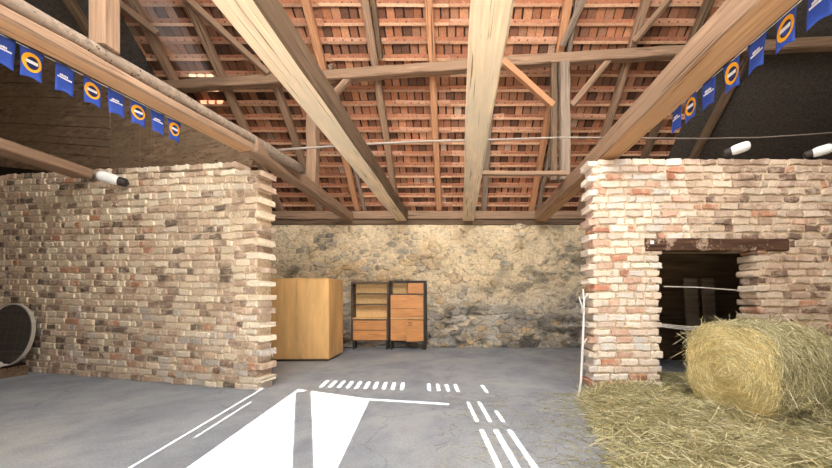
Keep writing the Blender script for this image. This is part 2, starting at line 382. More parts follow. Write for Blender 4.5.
# roof: z of the rafters' underside on the back slope and on the front slope
RB=lambda y:12.45-y
def slope_pt(x,s,n):   # back slope; s up the slope from the wall plate, n outwards
    q=math.sqrt(.5); return (x, 8.75-s*q+n*q, 3.70+s*q+n*q)
def roof():
    rnd=random.Random(21); mb=MB(); g=.272; tw=.172; q=math.sqrt(.5)
    x0,x1=-12.2,9.4
    for i in range(-1,31):
        s=i*g+.1
        for t in range(int((x1-x0)/2.4)+1):
            a=x0+t*2.4; e=min(a+2.39,x1)
            d=rnd.uniform(-.008,.008); c=lin(rnd.choice([(206,164,132),(190,146,116),(220,178,146),(176,136,110)]))
            pts=[slope_pt(a,s-.02+d,.15),slope_pt(e,s-.02-d,.15),slope_pt(e,s+.025-d,.15),slope_pt(a,s+.025+d,.15)]
            for hlf in (0,1):     # lime bedding squeezed out above the batten
                u0=a+(e-a)*hlf/2; u1=a+(e-a)*(hlf+1)/2; j=lambda: rnd.uniform(-.014,.014)
                cm=lin(rnd.choice([(186,132,104),(204,156,130),(166,112,88),(178,120,92)]))
                mb.quadprism([slope_pt(u0,s+.02,.168),slope_pt(u1,s+.02,.168),slope_pt(u1,s+.082+j(),.172),slope_pt((u0+u1)/2,s+.082+j(),.172),slope_pt(u0,s+.082+j(),.172)],Vector((0,q,q))*.03,cm)
            nv=Vector(slope_pt(0,0,.18))-Vector(slope_pt(0,0,.15)); mb.quadprism(pts,nv,c)
        x=x0+rnd.uniform(0,tw)
        while x<x1:
            w=tw*rnd.uniform(.76,.93); sk=rnd.uniform(-.006,.006); ds=rnd.uniform(-.02,.02); dn=rnd.uniform(0,.012)
            base=rnd.choice([(166,112,82),(182,124,92),(152,102,78),(132,90,70),(194,140,106),(110,78,62),(172,124,96),(156,112,88)])
            k=rnd.uniform(.8,1.12); c=tuple(v*k for v in lin(base))
            if rnd.random()<.025: c=lin((190,160,140))
            if (x>3.4 or x<-3.6) and rnd.random()<.75: c=tuple(v*.55 for v in c)      # tiles over the side bays darkened to stand in for shade
            pts=[slope_pt(x+sk,s-.30+ds,.215+dn),slope_pt(x+w+sk,s-.30+ds,.215+dn),slope_pt(x+w,s+.05+ds,.182+dn),slope_pt(x,s+.05+ds,.182+dn)]
            n1=Vector((0,q,q))*.014; mb.quadprism(pts,n1,c)
            # hanging nib on the upper end of the tile
            pn=[slope_pt(x+w*.38,s+.026,.16),slope_pt(x+w*.62,s+.026,.16),slope_pt(x+w*.62,s+.048,.16),slope_pt(x+w*.38,s+.048,.16)]
            mb.quadprism(pn,Vector((0,q,q))*.03,c)
            x+=tw
    mb.quadprism([slope_pt(x0,-.5,.25),slope_pt(x1,-.5,.25),slope_pt(x1,7.25,.25),slope_pt(x0,7.25,.25)],Vector((0,q,q))*.05,(1,1,1),1)
    ft=NT('roof_shade_sheet'); n=ft.noise(ft.coords(),24,5,.7)  # dark sheets added under the outer bays, standing in for unlit roof
    for fa,fb,nm in ((5.1,9.0,'shade_right'),(-12,-6.35,'shade_left')):
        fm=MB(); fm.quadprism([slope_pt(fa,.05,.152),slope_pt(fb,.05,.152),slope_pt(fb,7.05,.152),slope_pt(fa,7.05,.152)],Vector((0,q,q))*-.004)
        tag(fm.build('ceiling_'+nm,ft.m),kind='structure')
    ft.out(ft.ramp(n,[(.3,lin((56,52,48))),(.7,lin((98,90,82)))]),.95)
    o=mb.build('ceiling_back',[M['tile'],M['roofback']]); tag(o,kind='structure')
    # front slope (out of the photograph, it keeps the sun out); three glass-less tile gaps let a sunbeam in
    mb=MB(); off=.2
    def fp(x,y,n=0): return (x,y-n*q,5.0+y+off+n*q)
    def slab(xa,xb,ya,yb): mb.quadprism([fp(xa,ya),fp(xb,ya),fp(xb,yb),fp(xa,yb)],Vector((0,-q,q))*.08)
    gaps=SKY_GAPS; ya,yb=gaps[0][2],gaps[0][3]
    lo,hi,lx,rx=-.4,ya-.25,-3.4,3.2     # unseen milky sheets, added as a diffuse fill light
    slab(x0,x1,-1.28,lo); slab(x0,lx,lo,hi); slab(rx,x1,lo,hi); slab(x0,x1,hi,ya); slab(x0,x1,yb,3.75)
    t=NT('fill_light_sheet'); tr=t.node('ShaderNodeBsdfTranslucent'); tr.inputs['Color'].default_value=(.46,.46,.46,1)
    t.link(tr.outputs[0],t.n['Material Output'].inputs['Surface'])
    for k in range(6):
        sh=MB(); a=lx+(rx-lx)*k/6; b=lx+(rx-lx)*(k+1)/6+.0
        sh.add([fp(a-.03,lo-.05,.085+.006*k),fp(b+.03,lo-.05,.085+.006*k),fp(b+.03,hi+.05,.085+.006*k),fp(a-.03,hi+.05,.085+.006*k)],[(0,1,2,3)]); tag(sh.build('fill_sheet_%d'%(k+1),t.m),kind='structure')
    xx=x0
    for g0,g1,_,_ in gaps: slab(xx,g0,ya,yb); xx=g1
    slab(xx,x1,ya,yb)
    tag(mb.build('ceiling_front',M['roofback']),kind='structure')
SD=Vector((-.131,1,-.503)).normalized()      # direction the sunlight travels
def roof_gap():
    p=at(214,106,7.08); out=[]
    # march back along the sun direction to the front slope z = 5.2 + y
    # p - SD*t : z+ .. => p.z-SD.z*t = 5.2+p.y-SD.y*t
    t=(5.2+p.y-p.z)/(SD.y-SD.z); h=p-SD*t
    for k in range(3): out.append((h.x-.27+k*.18,h.x-.27+k*.18+.15,h.y-.05,h.y+.13))
    return out
SKY_GAPS=roof_gap()
roof()
# side walls of the barn (unseen, added to block light from the sides)
mb=MB(); mb.quadprism([(-12,-1.2,0),(-12,4.5,0),(-12,4.5,8.0),(-12,3.75,8.7),(-12,-1.2,4.0)],(.2,0,0)); tag(mb.build('wall_added_left',M['mortar']),kind='structure')
mb=MB(); mb.quadprism([(9,-1.2,0),(9,4.5,0),(9,4.5,8.0),(9,3.75,8.7),(9,-1.2,4.0)],(.2,0,0)); tag(mb.build('wall_added_right',M['mortar']),kind='structure')
# closing walls of the rear bays (unseen, added to block outside light)
mb=MB(); mb.quadprism([(-12,4.5,0),(-12,9.3,0),(-12,9.3,3.4),(-12,4.5,8.2)],(.2,0,0)); tag(mb.build('wall_added_gable_left',M['roofback']),kind='structure')
mb=MB(); mb.quadprism([(9,4.5,0),(9,9.3,0),(9,9.3,3.4),(9,4.5,8.2)],(.2,0,0)); tag(mb.build('wall_added_gable_right',M['roofback']),kind='structure')

mb=MB(); mb.quadprism([(2.5,4.84,0),(4.2,7.0,0),(4.2,7.0,2.6),(2.5,4.84,2.6)],(-.06,.05,0)); mb.box(4.2,8.95,7.0,7.08,0,2.6)  # board enclosure added behind the wall so the doorway stays dark
tag(mb.build('wall_dark_enclosure',M['board']),kind='structure')
mb=MB(); mb.quadprism([(2.45,4.84,2.6),(8.95,4.84,2.6),(8.95,7.1,2.6),(4.15,7.1,2.6)],(0,0,.06)); tag(mb.build('ceiling_dark_enclosure',M['board']),kind='structure')
# ------------------------------------------------------------ unseen front wall with a made-up gate, openings shaped to cast floor light
GY=-1.2
def gate():
    mb=MB()
    def H(px,py):
        Y=EYE*F/(py-VY); X=(px-VX)/F*Y; t=Y-GY; return (X-SD.x/SD.y*t, -SD.z/SD.y*t)
    ops=[]   # (x0,x1,(bottom at x0,x1),(top at x0,x1))
    def op(x0,x1,b0,b1,t0,t1): ops.append((x0,x1,b0,b1,t0,t1))
    # open leaf
    op(-1.86,-1.64,.1,.1,.2,3.03); op(-1.64,-.50,.1,.1,3.03,2.80)
    # gap over the closed leaf
    op(-.50,.56,2.775,2.675,2.805,2.715)
    # gaps between the lattice boards above the gate
    k=0; x=-1.50
    while x<1.25:
        zb=3.09-.055*(x+1.5); w=.05 if x<.1 else .042
        if k not in (0,11,12,17,18): op(x,x+w,zb,zb-.003,zb+.20,zb+.198)
        x+=.139; k+=1
    # gaps between planks of the closed leaf
    for g,w in ((.80,.042),(.945,.048),(1.09,.045)): op(g,g+w,1.75,1.75,2.30,2.30); op(g,g+w*.8,2.40,2.40,2.74 if g<1 else 2.58,2.74 if g<1 else 2.58)
    op(-2.55,-1.9,.0,.0,1.70,1.70); op(-.46,1.75,.0,.0,1.70,1.70)     # lower half left open to bounce extra sunlight off the unseen floor
    op(-2.20,-2.182,1.75,1.75,3.05,3.05); op(-2.06,-2.045,2.2,2.2,2.75,2.75)
    bx=sorted(set([-2.6,1.8]+[v for o in ops for v in o[:2]]))
    for a,b in zip(bx[:-1],bx[1:]):
        m=(a+b)/2; iv=[]
        for x0,x1,b0,b1,t0,t1 in ops:
            if x0<=m<=x1:
                f=lambda x,p,q:p+(q-p)*(x-x0)/(x1-x0)
                iv.append((f(a,b0,b1),f(b,b0,b1),f(a,t0,t1),f(b,t0,t1)))
        iv.sort(); la=lb=-.05
        for (ba,bb,ta,tb) in iv+[(3.96,3.96,0,0)]:
            mb.quadprism([(a,GY,la),(b,GY,lb),(b,GY,bb),(a,GY,ba)],(0,-.03,0)); la,lb=ta,tb
    mb.quadprism([(-1.62,GY-.05,2.98),(-1.42,GY-.05,3.02),(-.46,GY-.05,1.62),(-.50,GY-.05,1.46)],(0,-.03,0))  # diagonal bar added to cast the leaning shadow on the floor
    tag(mb.build('door_light_mask',M['dark']),kind='structure')
    mb=MB(); mb.box(-12,-2.6,GY-.3,GY,-.05,4.1); mb.box(1.8,9.2,GY-.3,GY,-.05,4.1)
    tag(mb.build('wall_front',M['mortar']),kind='structure')
gate()

# ------------------------------------------------------------ roof timbers
TB=3.40
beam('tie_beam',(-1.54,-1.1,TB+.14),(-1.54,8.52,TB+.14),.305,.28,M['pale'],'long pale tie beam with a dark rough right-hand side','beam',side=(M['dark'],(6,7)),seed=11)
beam('tie_beam',(.215,-1.1,TB+.13),(.215,8.52,TB+.13),.29,.26,M['pale'],'broad pale tie beam running straight overhead to the stone wall, between the other tie beams','beam',seed=12)
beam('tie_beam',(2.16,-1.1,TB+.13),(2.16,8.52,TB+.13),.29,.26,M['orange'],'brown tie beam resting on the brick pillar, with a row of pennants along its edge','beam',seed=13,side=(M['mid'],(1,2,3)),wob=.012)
beam('tie_beam',(-6.43,-1.1,TB+.08),(-6.43,5.45,TB+.08),.34,.16,M['mid'],'dull brown tie beam dipping behind the brick wall, seen beneath the pennants','beam',seed=14)
def nb(y): return -3.998+.219*y+.115       # centre line of the flat beam that carries the left-hand pennants
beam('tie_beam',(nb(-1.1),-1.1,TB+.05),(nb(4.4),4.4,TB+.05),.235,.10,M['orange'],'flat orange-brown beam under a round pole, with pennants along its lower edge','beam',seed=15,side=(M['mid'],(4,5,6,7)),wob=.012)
beam('tie_beam',(-2.93,4.45,TB+.11),(-2.96,8.52,TB+.11),.23,.22,M['mid'],'short tie beam from the toothed end of the long brick wall back to the stone wall','beam',seed=16)
mb=MB(); pts=[]; rr=[]
for i in range(24):
    y=-1.1+i*6.6/23; pts.append((nb(y)+.01+random.uniform(-.006,.006)-.05*max(0,y-4.4),y,TB+.175+random.uniform(-.005,.005))); rr.append(.074+random.uniform(-.004,.004))
mb.tube(pts,rr,14); tag(mb.build('round_pole',M['grey'],smooth=True),'grey round pole lying along the flat beam beside the post','pole')
# wall plate
beam('wall_plate',(-11.9,8.72,3.585),(8.9,8.72,3.585),.24,.22,M['mid'],'upper wall plate carrying the rafter feet along the stone wall','beam',seed=17,wob=.006)
beam('wall_plate',(-11.9,8.78,3.395),(8.9,8.78,3.395),.26,.13,M['dark'],'dark lower plate lying directly on the stone wall','beam',seed=18,wob=.006)
# purlin
def roofline(px,py,dn=0):
    y=(12.45+dn-EYE)/(1+(VY-py)/F); return at(px,py,y)
PA=roofline(-230,106); PB=roofline(316,72); PC=roofline(550,54); PD=roofline(900,33)
for p in (PA,PB,PC,PD): p.z-=.12; p.y-=.0
beam('purlin',PA,PB,.17,.19,M['mid'],'greyish brown roof purlin over the long brick wall, ending at the narrow post','beam',seed=20)
beam('purlin',PB,PC,.17,.19,M['mid'],'roof purlin spanning between the two posts in the middle of the roof','beam',seed=21)
beam('purlin',PC,PD,.17,.19,M['mid'],'roof purlin running from the double post out over the brick doorway wall','beam',seed=22)
# rafters
def rafter(xa,label,mat='mid',w=.145,xb=None,s1=7.0,s0=0.0,seed=0):
    a=Vector(slope_pt(xa,s0,.075)); b=Vector(slope_pt(xa if xb is None else xb,s1,.075))
    return beam('rafter',a,b,w,.15,M[mat],label,'rafter','roof rafters',seed=seed or int(abs(xa*100))+1)
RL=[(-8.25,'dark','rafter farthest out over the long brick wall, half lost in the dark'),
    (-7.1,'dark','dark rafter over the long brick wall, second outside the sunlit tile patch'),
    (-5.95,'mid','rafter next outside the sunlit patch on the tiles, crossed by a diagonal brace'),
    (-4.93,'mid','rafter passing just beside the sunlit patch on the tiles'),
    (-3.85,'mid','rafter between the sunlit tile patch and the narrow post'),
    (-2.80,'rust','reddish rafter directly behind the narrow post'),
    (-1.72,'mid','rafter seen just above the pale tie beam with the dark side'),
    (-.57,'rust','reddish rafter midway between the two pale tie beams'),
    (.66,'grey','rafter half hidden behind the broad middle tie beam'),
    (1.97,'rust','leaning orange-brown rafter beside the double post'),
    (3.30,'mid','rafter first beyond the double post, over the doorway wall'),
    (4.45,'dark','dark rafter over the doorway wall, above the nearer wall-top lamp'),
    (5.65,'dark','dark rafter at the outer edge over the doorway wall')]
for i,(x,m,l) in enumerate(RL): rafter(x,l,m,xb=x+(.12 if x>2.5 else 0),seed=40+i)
rafter(-2.62,'slim second rafter tight against the reddish one behind the narrow post','grey',.07,s1=3.3,seed=60)
rafter(-1.58,'dark slim timber beside the rafter above the dark-sided tie beam','dark',.08,s0=3.4,seed=61)
rafter(2.14,'grey rafter paired with the orange-brown one behind the double post','grey',.09,seed=62)
def strut(name,p,q,w,mat,label,cat='brace',seed=0): return beam(name,p,q,w,w,M[mat],label,cat,seed=seed or int(abs(p[0]*90))+3,ch=.012)
def P3(px,py,y): return tuple(at(px,py,y))
strut('wind_brace',tuple(roofline(182,-5,-.1)),tuple(roofline(268,74,-.1)),.11,'mid','diagonal roof brace slanting down to the purlin near the sunlit tile patch',seed=71)
strut('wind_brace',tuple(roofline(112,-2,-.1)),tuple(roofline(158,34,-.1)),.11,'mid','short diagonal roof brace above the round pole, beside the thick post',seed=72)
strut('wind_brace',tuple(roofline(634,42,-.1)),tuple(roofline(676,-8,-.1)),.10,'mid','slanting brace rising from the purlin beyond the double post',seed=73)
strut('wind_brace',tuple(roofline(562,46,-.1)),tuple(roofline(588,-10,-.1)),.09,'grey','grey brace rising from the head of the double post',seed=74)
# posts
def post(x,y,z0,z1,w,mat,label,d=None,seed=0):
    return beam('post',(x,y,z0),(x,y,z1),w,d or w,M[mat],label,'post',seed=seed or int(abs(x*70))+5,nseg=10)
YP=PB.y-.02
post(at(312.5,100,YP).x,YP,3.62,PB.z-.1,.20,'mid','narrow post standing on the short tie beam under the purlin',seed=80)
YQ=PC.y-.02
post(at(564,100,YQ).x,YQ,3.66,PC.z-.09,.19,'grey','squared post on the pennant-hung tie beam, stouter of the double pair',seed=81)
post(at(555,100,YQ).x-.02,YQ+.02,3.66,PC.z-.09,.12,'dark','slimmer grey post tight against the squared post',seed=82)
post(-3.22,2.9,3.64,7.9,.15,'mid','thick rough-hewn post rising above the round pole',seed=83)
# braces between posts and purlin
strut('knee_brace',P3(354,73,YP),P3(322,108,YP),.11,'mid','knee brace between the narrow post and the purlin',seed=85)
strut('knee_brace',P3(503,61,YQ),P3(553,106,YQ),.12,'rust','reddish knee brace on the pale beams side of the double post',seed=86)
strut('knee_brace',P3(612,56,YQ),P3(571,106,YQ),.11,'mid','knee brace on the doorway side of the double post',seed=87)
beam('batten',(at(478,175,6.05).x,6.0,3.705),(at(566,175,6.05).x,6.0,3.705),.09,.07,M['mid'],'short light batten lying across the tie beams in front of the double post','batten',seed=88,ch=.008)
# rod along the wall heads
mb=MB(); pts=[]
ks=[(252,152,4.95),(300,148.5,4.95),(360,144.5,4.95),(420,141.5,4.95),(500,139.5,4.95),(560,137.5,4.95),(640,138,4.95),(700,138.5,4.95),(760,137.5,4.95),(800,135,4.95),(840,132,4.95),(905,129,4.95)]
for i,(a,b_,y) in enumerate(ks): pts.append(at(a,b_,y))
rad=[.018,.018,.018,.017,.015,.014,.011,.009,.009,.009,.009,.009]
mb.tube(pts,rad,8); tag(mb.build('stay_rod',M['steel'],smooth=True),'long thin grey rod strung across the barn above the wall heads','rod')

# dark boards above the left wall, standing in for roof in shade
def boarding(name,A,B,z0,za,zb,seed,vert,bw=.2):
    r=random.Random(seed); d=Vector((B[0]-A[0],B[1]-A[1],0)); L=d.length; d.normalize(); n=Vector((-d.y,d.x,0)); mb=MB()
    if vert:
        a=0
        while a<L:
            e=min(L,a+bw*r.uniform(.8,1.2)); o=r.uniform(0,.012)
            t0=za+(zb-za)*a/L; t1=za+(zb-za)*e/L
            Q=lambda x,z:(A[0]+d.x*x+n.x*o,A[1]+d.y*x+n.y*o,z)
            mb.quadprism([Q(a+.003,z0),Q(e-.003,z0),Q(e-.003,t1),Q(a+.003,t0)],n*.03); a=e
    else:
        z=z0
        while z<za:
            e=z+bw*r.uniform(.8,1.2); o=r.uniform(0,.02); sl=-.16
            Q=lambda x,zz:(A[0]+d.x*x+n.x*o,A[1]+d.y*x+n.y*o,min(za,max(z0,zz+sl*(x-L))))
            mb.quadprism([Q(0,z-sl*0-.0),Q(L,z),Q(L,e-.012),Q(0,e-.012)],n*.03); z=e
        z=z0-sl if False else z
    mb2=MB(); 
    o=mb.build(name,M['board']); return tag(o,kind='structure')
boarding('wall_shade_boards_left',(-11.6,7.05),(-6.35,5.79),3.55,6.1,6.3,5,False,.17)
boarding('wall_shade_boards_low',(-6.33,5.79),(-3.3,5.06),3.45,5.15,3.75,6,True,.34)

# ------------------------------------------------------------ pennants
def flag_mesh(w,h,seed):
    """hangs in the local XZ plane from z=0; x along the string"""
    r=random.Random(seed); V=[];nx,nz=6,8; curl=r.uniform(-.02,.03)
    for k in range(nz+1):
        for i in range(nx+1):
            u=i/nx-.5; v=k/nz; ww=w*(1-.10*v)
            V.append((u*ww,.006*math.sin(3*u+4*v+seed)+curl*v*v*(u+.2),-h*v*(1-.05*math.cos(math.pi*u*1.6)+.05)))
    N=len(V); V2=V+[(x,y+.0015,z) for x,y,z in V]; fs=[]
    for k in range(nz):
        for i in range(nx):
            a=k*(nx+1)+i; fs.append((a,a+1,a+nx+2,a+nx+1)); fs.append((N+a,N+a+nx+1,N+a+nx+2,N+a+1))
    per=[i for i in range(nx+1)]+[k*(nx+1)+nx for k in range(1,nz+1)]+[nz*(nx+1)+i for i in range(nx-1,-1,-1)]+[k*(nx+1) for k in range(nz-1,0,-1)]
    for i in range(len(per)):
        a,b=per[i],per[(i+1)%len(per)]; fs.append((a,N+a,N+b,b))
    def surf(x,z):
        v=min(1,max(0,-z/h)); u=x/(w*(1-.1*v)); return .006*math.sin(3*u+4*v+seed)+curl*v*v*(u+.2)
    return V2,fs,surf
def plate(pts,surf,t0,t1,name,mat,parent):
    n=len(pts); V=[(x,surf(x,z)-t0,z) for x,z in pts]+[(x,surf(x,z)+.0015+t1,z) for x,z in pts]
    return mesh_obj(name,V,[tuple(range(n)),tuple(range(2*n-1,n-1,-1))]+[(i,n+i,n+(i+1)%n,(i+1)%n) for i in range(n)],mat,parent)
def annulus(cx,cz,ro_x,ro_z,ri_x,ri_z,surf,t,name,mat,parent,off=0):
    n=32; V=[];fs=[]
    for k in range(n):
        a=2*math.pi*k/n
        for (rx,rz,ox) in ((ro_x,ro_z,0),(ri_x,ri_z,off)):
            x=cx+ox+rx*math.cos(a); z=cz-ox*1.0+rz*math.sin(a); V.append((x,surf(x,z)-t,z)); V.append((x,surf(x,z)+.0015+t,z))
    for k in range(n):
        a=k*4; b=((k+1)%n)*4
        fs += [(a,b,b+2,a+2),(a+1,a+3,b+3,b+1),(a,a+1,b+1,b),(a+2,b+2,b+3,a+3)]
    return mesh_obj(name,V,fs,mat,parent)
def bunting(name,label,pts,w,h,yaw,kinds,mirror):
    root=empty(name,pts[0]); tag(root,label,'bunting')
    inv=Matrix.Translation(-Vector(pts[0]))
    mb=MB(); ext=[Vector(pts[0])+(Vector(pts[0])-Vector(pts[1]))*.6]+[Vector(p) for p in pts]+[Vector(pts[-1])+(Vector(pts[-1])-Vector(pts[-2]))*.4]
    mb.tube([p-Vector(pts[0]) for p in ext],.003,6); mb.build('string',M['cord'],root)
    for i,(p,k) in enumerate(zip(pts,kinds)):
        V,fs,surf=flag_mesh(w,h,i+3)
        f=mesh_obj('flag',V,fs,M['flag'],root,None,None,True); f.location=Vector(p)-Vector(pts[0]); f.rotation_euler=(random.uniform(-.06,.06),0,yaw)
        f['label']='blue pennant with an orange ring emblem' if k=='ring' else 'blue pennant with white slanted lettering'
        s=w/.13
        if k=='ring':
            annulus(0,-.47*h,.057*s,.075*s,.037*s,.050*s,surf,.0012,'ring_emblem',M['ring'],f,.004*s)
            n=28; plate([(.003*s+.038*s*math.cos(2*math.pi*q/n),-.47*h-.003*s+.051*s*math.sin(2*math.pi*q/n)) for q in range(n)],surf,.0009,.0009,'ring_centre',M['navy'],f)
            g=[-.034,-.021,-.0195,-.007,-.0055,.007,.0085,.021,.0225,.034]
            mb=MB()
            for q in range(5):
                xa,xb=g[2*q]*s,g[2*q+1]*s; zc=-.465*h
                pp=[(xa,zc-.012*s),(xb,zc-.012*s),(xb,zc+.012*s),(xa,zc+.012*s)]
                mb.add([(x,surf(x,z)-.0045,z) for x,z in pp]+[(x,surf(x,z)+.006,z) for x,z in pp],[(0,1,2,3),(7,6,5,4),(0,4,5,1),(1,5,6,2),(2,6,7,3),(3,7,4,0)])
            mb.build('lettering',M['white'],f)
        else:
            mb=MB(); zc=-.46*h
            def bar(x0,x1,za,zb):
                pp=[(x0,za),(x1,za),(x1,zb),(x0,zb)]
                mb.add([(x,surf(x,z)-.0012,z) for x,z in pp]+[(x,surf(x,z)+.0027,z) for x,z in pp],[(0,1,2,3),(7,6,5,4),(0,4,5,1),(1,5,6,2),(2,6,7,3),(3,7,4,0)])
            n=9
            for q in range(n):
                x0=(-.048+q*.0108)*s; bar(x0,x0+.0094*s,zc-.014*s,zc-.001*s)
            for q in range(5):
                x0=(-.034+q*.0115)*s*mirror; a_,b_=sorted((x0,x0+.0095*s*mirror)); bar(a_,b_,zc+.004*s,zc+(.020+.003*(q%2))*s)
            mb.build('lettering',M['white'],f)
lf=[(3,'text'),(33,'ring'),(66,'text'),(93,'ring'),(117,'text'),(139,'ring'),(158,'text'),(175,'ring')]
pts=[]
for px,_ in lf:
    y=320*3.998/(460+70.1-px); pts.append((-3.998+.219*y-.006,y,TB-.022))
bunting('bunting','string of blue pennants along the flat beam under the round pole',pts,.125,.215,math.atan2(1,.219)+0.0,[k for _,k in lf],1)
rf=[(677,'text'),(691,'ring'),(709,'text'),(731,'ring'),(757,'text'),(786,'ring'),(819,'text')]
pts=[(2.315,2.315*320/(px-460),TB+.005) for px,_ in rf]
bunting('bunting','string of blue pennants along the brown beam over the brick doorway wall',pts,.15,.225,math.pi/2*-1,[k for _,k in rf],1)

# ------------------------------------------------------------ lamps
def lamp(loc,direction,label,scale=1,bracket=True):
    d=Vector(direction).normalized(); root=empty('wall_lamp',loc); tag(root,label,'lamp')
    mb=MB(); P=[];R=[]
    for t,r in ((0,.05),(.02,.062),(.06,.068),(.13,.068),(.17,.064),(.195,.05),(.207,.025),(.21,.004)): P.append(d*t*scale); R.append(r*scale)
    mb.tube(P,R,20); mb.build('glass_globe',M['opal'],root,True)
    mb=MB(); mb.tube([d*(-.085*scale),d*(-.07*scale),d*.0,d*.006],[.03*scale,.055*scale,.058*scale,.05*scale],18); mb.build('socket',M['socket'],root)
    if bracket:
        mb=MB(); mb.tube([d*(-.05*scale),d*(-.05*scale)+Vector((.02,.10,0)),d*(-.05*scale)+Vector((.02,.16,-.01))],.018,8); mb.build('bracket',M['socket'],root)
p=at(119,181,5.22); lamp(p,(-.85,-.45,.22),'white glass lamp with dark socket fixed to the head of the long brick wall',1.25)
p=at(731,155,4.48); p.z=3.425; lamp(p,(.75,-.62,.16),'white glass lamp on the doorway wall head, the one wholly in view above the bale',1.0,False)
p=at(812,155,4.55); p.z=3.425; lamp(p,(.75,-.62,.16),'white glass lamp on the doorway wall head, cut off by the edge of the photo',1.0,False)

# ------------------------------------------------------------ furniture
def wardrobe():
    W,D,H=1.35,.92,1.76; root=empty('wardrobe',(-2.80,6.83,0),math.radians(2)); tag(root,'large plain golden wooden wardrobe standing on the concrete by the stone wall','wardrobe')
    # local: x from -W..0, y 0..D
    mb=MB(); mb.box(-W,0,.022,D,.05,H,bev=.006); mb.build('carcass',M['veneer'],root)
    mb=MB(); mb.box(-W+.03,-.03,.05,D-.03,0,.05); mb.build('plinth',M['ebony'],root)
    mb=MB(); mb.box(-W+.003,-W/2-.002,0,.02,.06,H-.004,bev=.003); mb.build('door',M['veneer'],root)
    mb=MB(); mb.box(-W/2+.002,-.003,0,.02,.06,H-.004,bev=.003); mb.build('door',M['veneer'],root)
    mb=MB(); mb.box(-W-.004,.004,-.002,D+.004,H,H+.02,bev=.004); mb.build('top_board',M['veneer'],root)
wardrobe()
def shelf_unit():
    x0=-2.84; W=.98; Y0=8.33; D=.30; H=1.78; root=empty('shelf_unit',(x0,Y0,0)); tag(root,'open wooden shelf unit with drawers below, next to the golden wardrobe','shelf unit')
    for a in (0,W-.045):
        mb=MB(); mb.box(a,a+.045,0,D,.23,H,bev=.004); mb.build('side_panel',M['ebony'],root)
    mb=MB(); mb.box(.045,W-.045,-.005,D,H-.06,H); mb.build('top_board',M['ebony'],root)
    mb=MB(); mb.box(.045,W-.045,D-.02,D-.005,.23,H-.06); mb.build('back_panel',M['back_panel'],root)
    for z in (1.16,1.44):
        mb=MB(); mb.box(.045,W-.045,.06,D-.02,z,z+.035); mb.build('shelf',M['ebony'],root)
    mb=MB(); mb.box(.045,W-.045,-.01,D-.02,.80,.83); mb.build('counter',M['veneer'],root)
    mb=MB(); mb.box(.045,W-.045,.02,D-.02,.23,.80); mb.build('base_cabinet',M['ebony'],root)
    for z0,z1 in ((.52,.76),(.25,.50)):
        mb=MB(); mb.box(.06,W-.06,0,.02,z0,z1,bev=.003); mb.build('drawer',M['veneer_red'],root)
    mb=MB(); mb.box(.16,.70,-.008,.01,.765,.795); mb.build('drawer_grip',M['black'],root)
    for a in (.03,W-.07):
        for y in (.03,D-.07):
            mb=MB(); mb.box(a,a+.04,y,y+.04,0,.23); mb.build('leg',M['black'],root)
shelf_unit()
def cabinet_unit():
    x0=-1.84; W=.95; Y0=8.33; D=.30; H=1.80; root=empty('wall_unit',(x0,Y0,0)); tag(root,'teak wall unit with flap and cupboard doors in a black frame, against the stone wall','cabinet')
    for a in (0,W-.06):
        mb=MB(); mb.box(a,a+(.03 if a==0 else .06),-.01,D,.0 if a>0 else .2,H,bev=.004); mb.build('side_panel',M['black'],root)
    mb=MB(); mb.box(.03,W-.06,-.01,D,H-.06,H); mb.build('top_board',M['black'],root)
    mb=MB(); mb.box(.03,W-.06,D-.02,D-.005,.22,H-.06); mb.build('back_panel',M['back_panel'],root)
    mb=MB(); mb.box(.03,W-.06,.01,D-.02,1.43,1.46); mb.build('shelf',M['ebony'],root)
    mb=MB(); mb.box(.47,.49,.01,D-.02,1.46,1.74); mb.build('divider',M['ebony'],root)
    mb=MB(); mb.box(.49,W-.065,-.005,.015,1.465,1.735,bev=.003); mb.build('drawer',M['veneer_red'],root)
    mb=MB(); mb.box(.035,W-.065,-.005,.015,.84,1.425,bev=.003); mb.build('flap',M['veneer_red'],root)
    mb=MB(); mb.box(.03,W-.06,-.015,D-.02,.80,.835); mb.build('counter',M['veneer'],root)
    mb=MB(); mb.box(.03,W-.06,.03,D-.02,.22,.80); mb.build('base_cabinet',M['ebony'],root)
    mb=MB(); mb.box(.035,.47,-.005,.015,.24,.79,bev=.003); mb.build('door',M['veneer_red'],root)
    mb=MB(); mb.box(-.44,0,-.02,0,.23,.79,bev=.003); d=mb.build('door',M['veneer_red'],root); d.location=(W-.065,-.005,0); d.rotation_euler=(0,0,math.radians(17)); d['label']='cupboard door standing ajar'
    mb=MB(); mb.box(-.40,-.30,-.035,-.02,.70,.72); mb.box(-.40,-.30,-.035,-.02,.645,.66); mb.build('handle',M['black'],d)
    for a in (.03,W-.10):
        mb=MB(); mb.box(a,a+.04,.02,.06,0,.22); mb.build('leg',M['black'],root)
    mb=MB(); mb.box(.03,.07,D-.06,D-.02,0,.22); mb.build('leg',M['black'],root)
cabinet_unit()

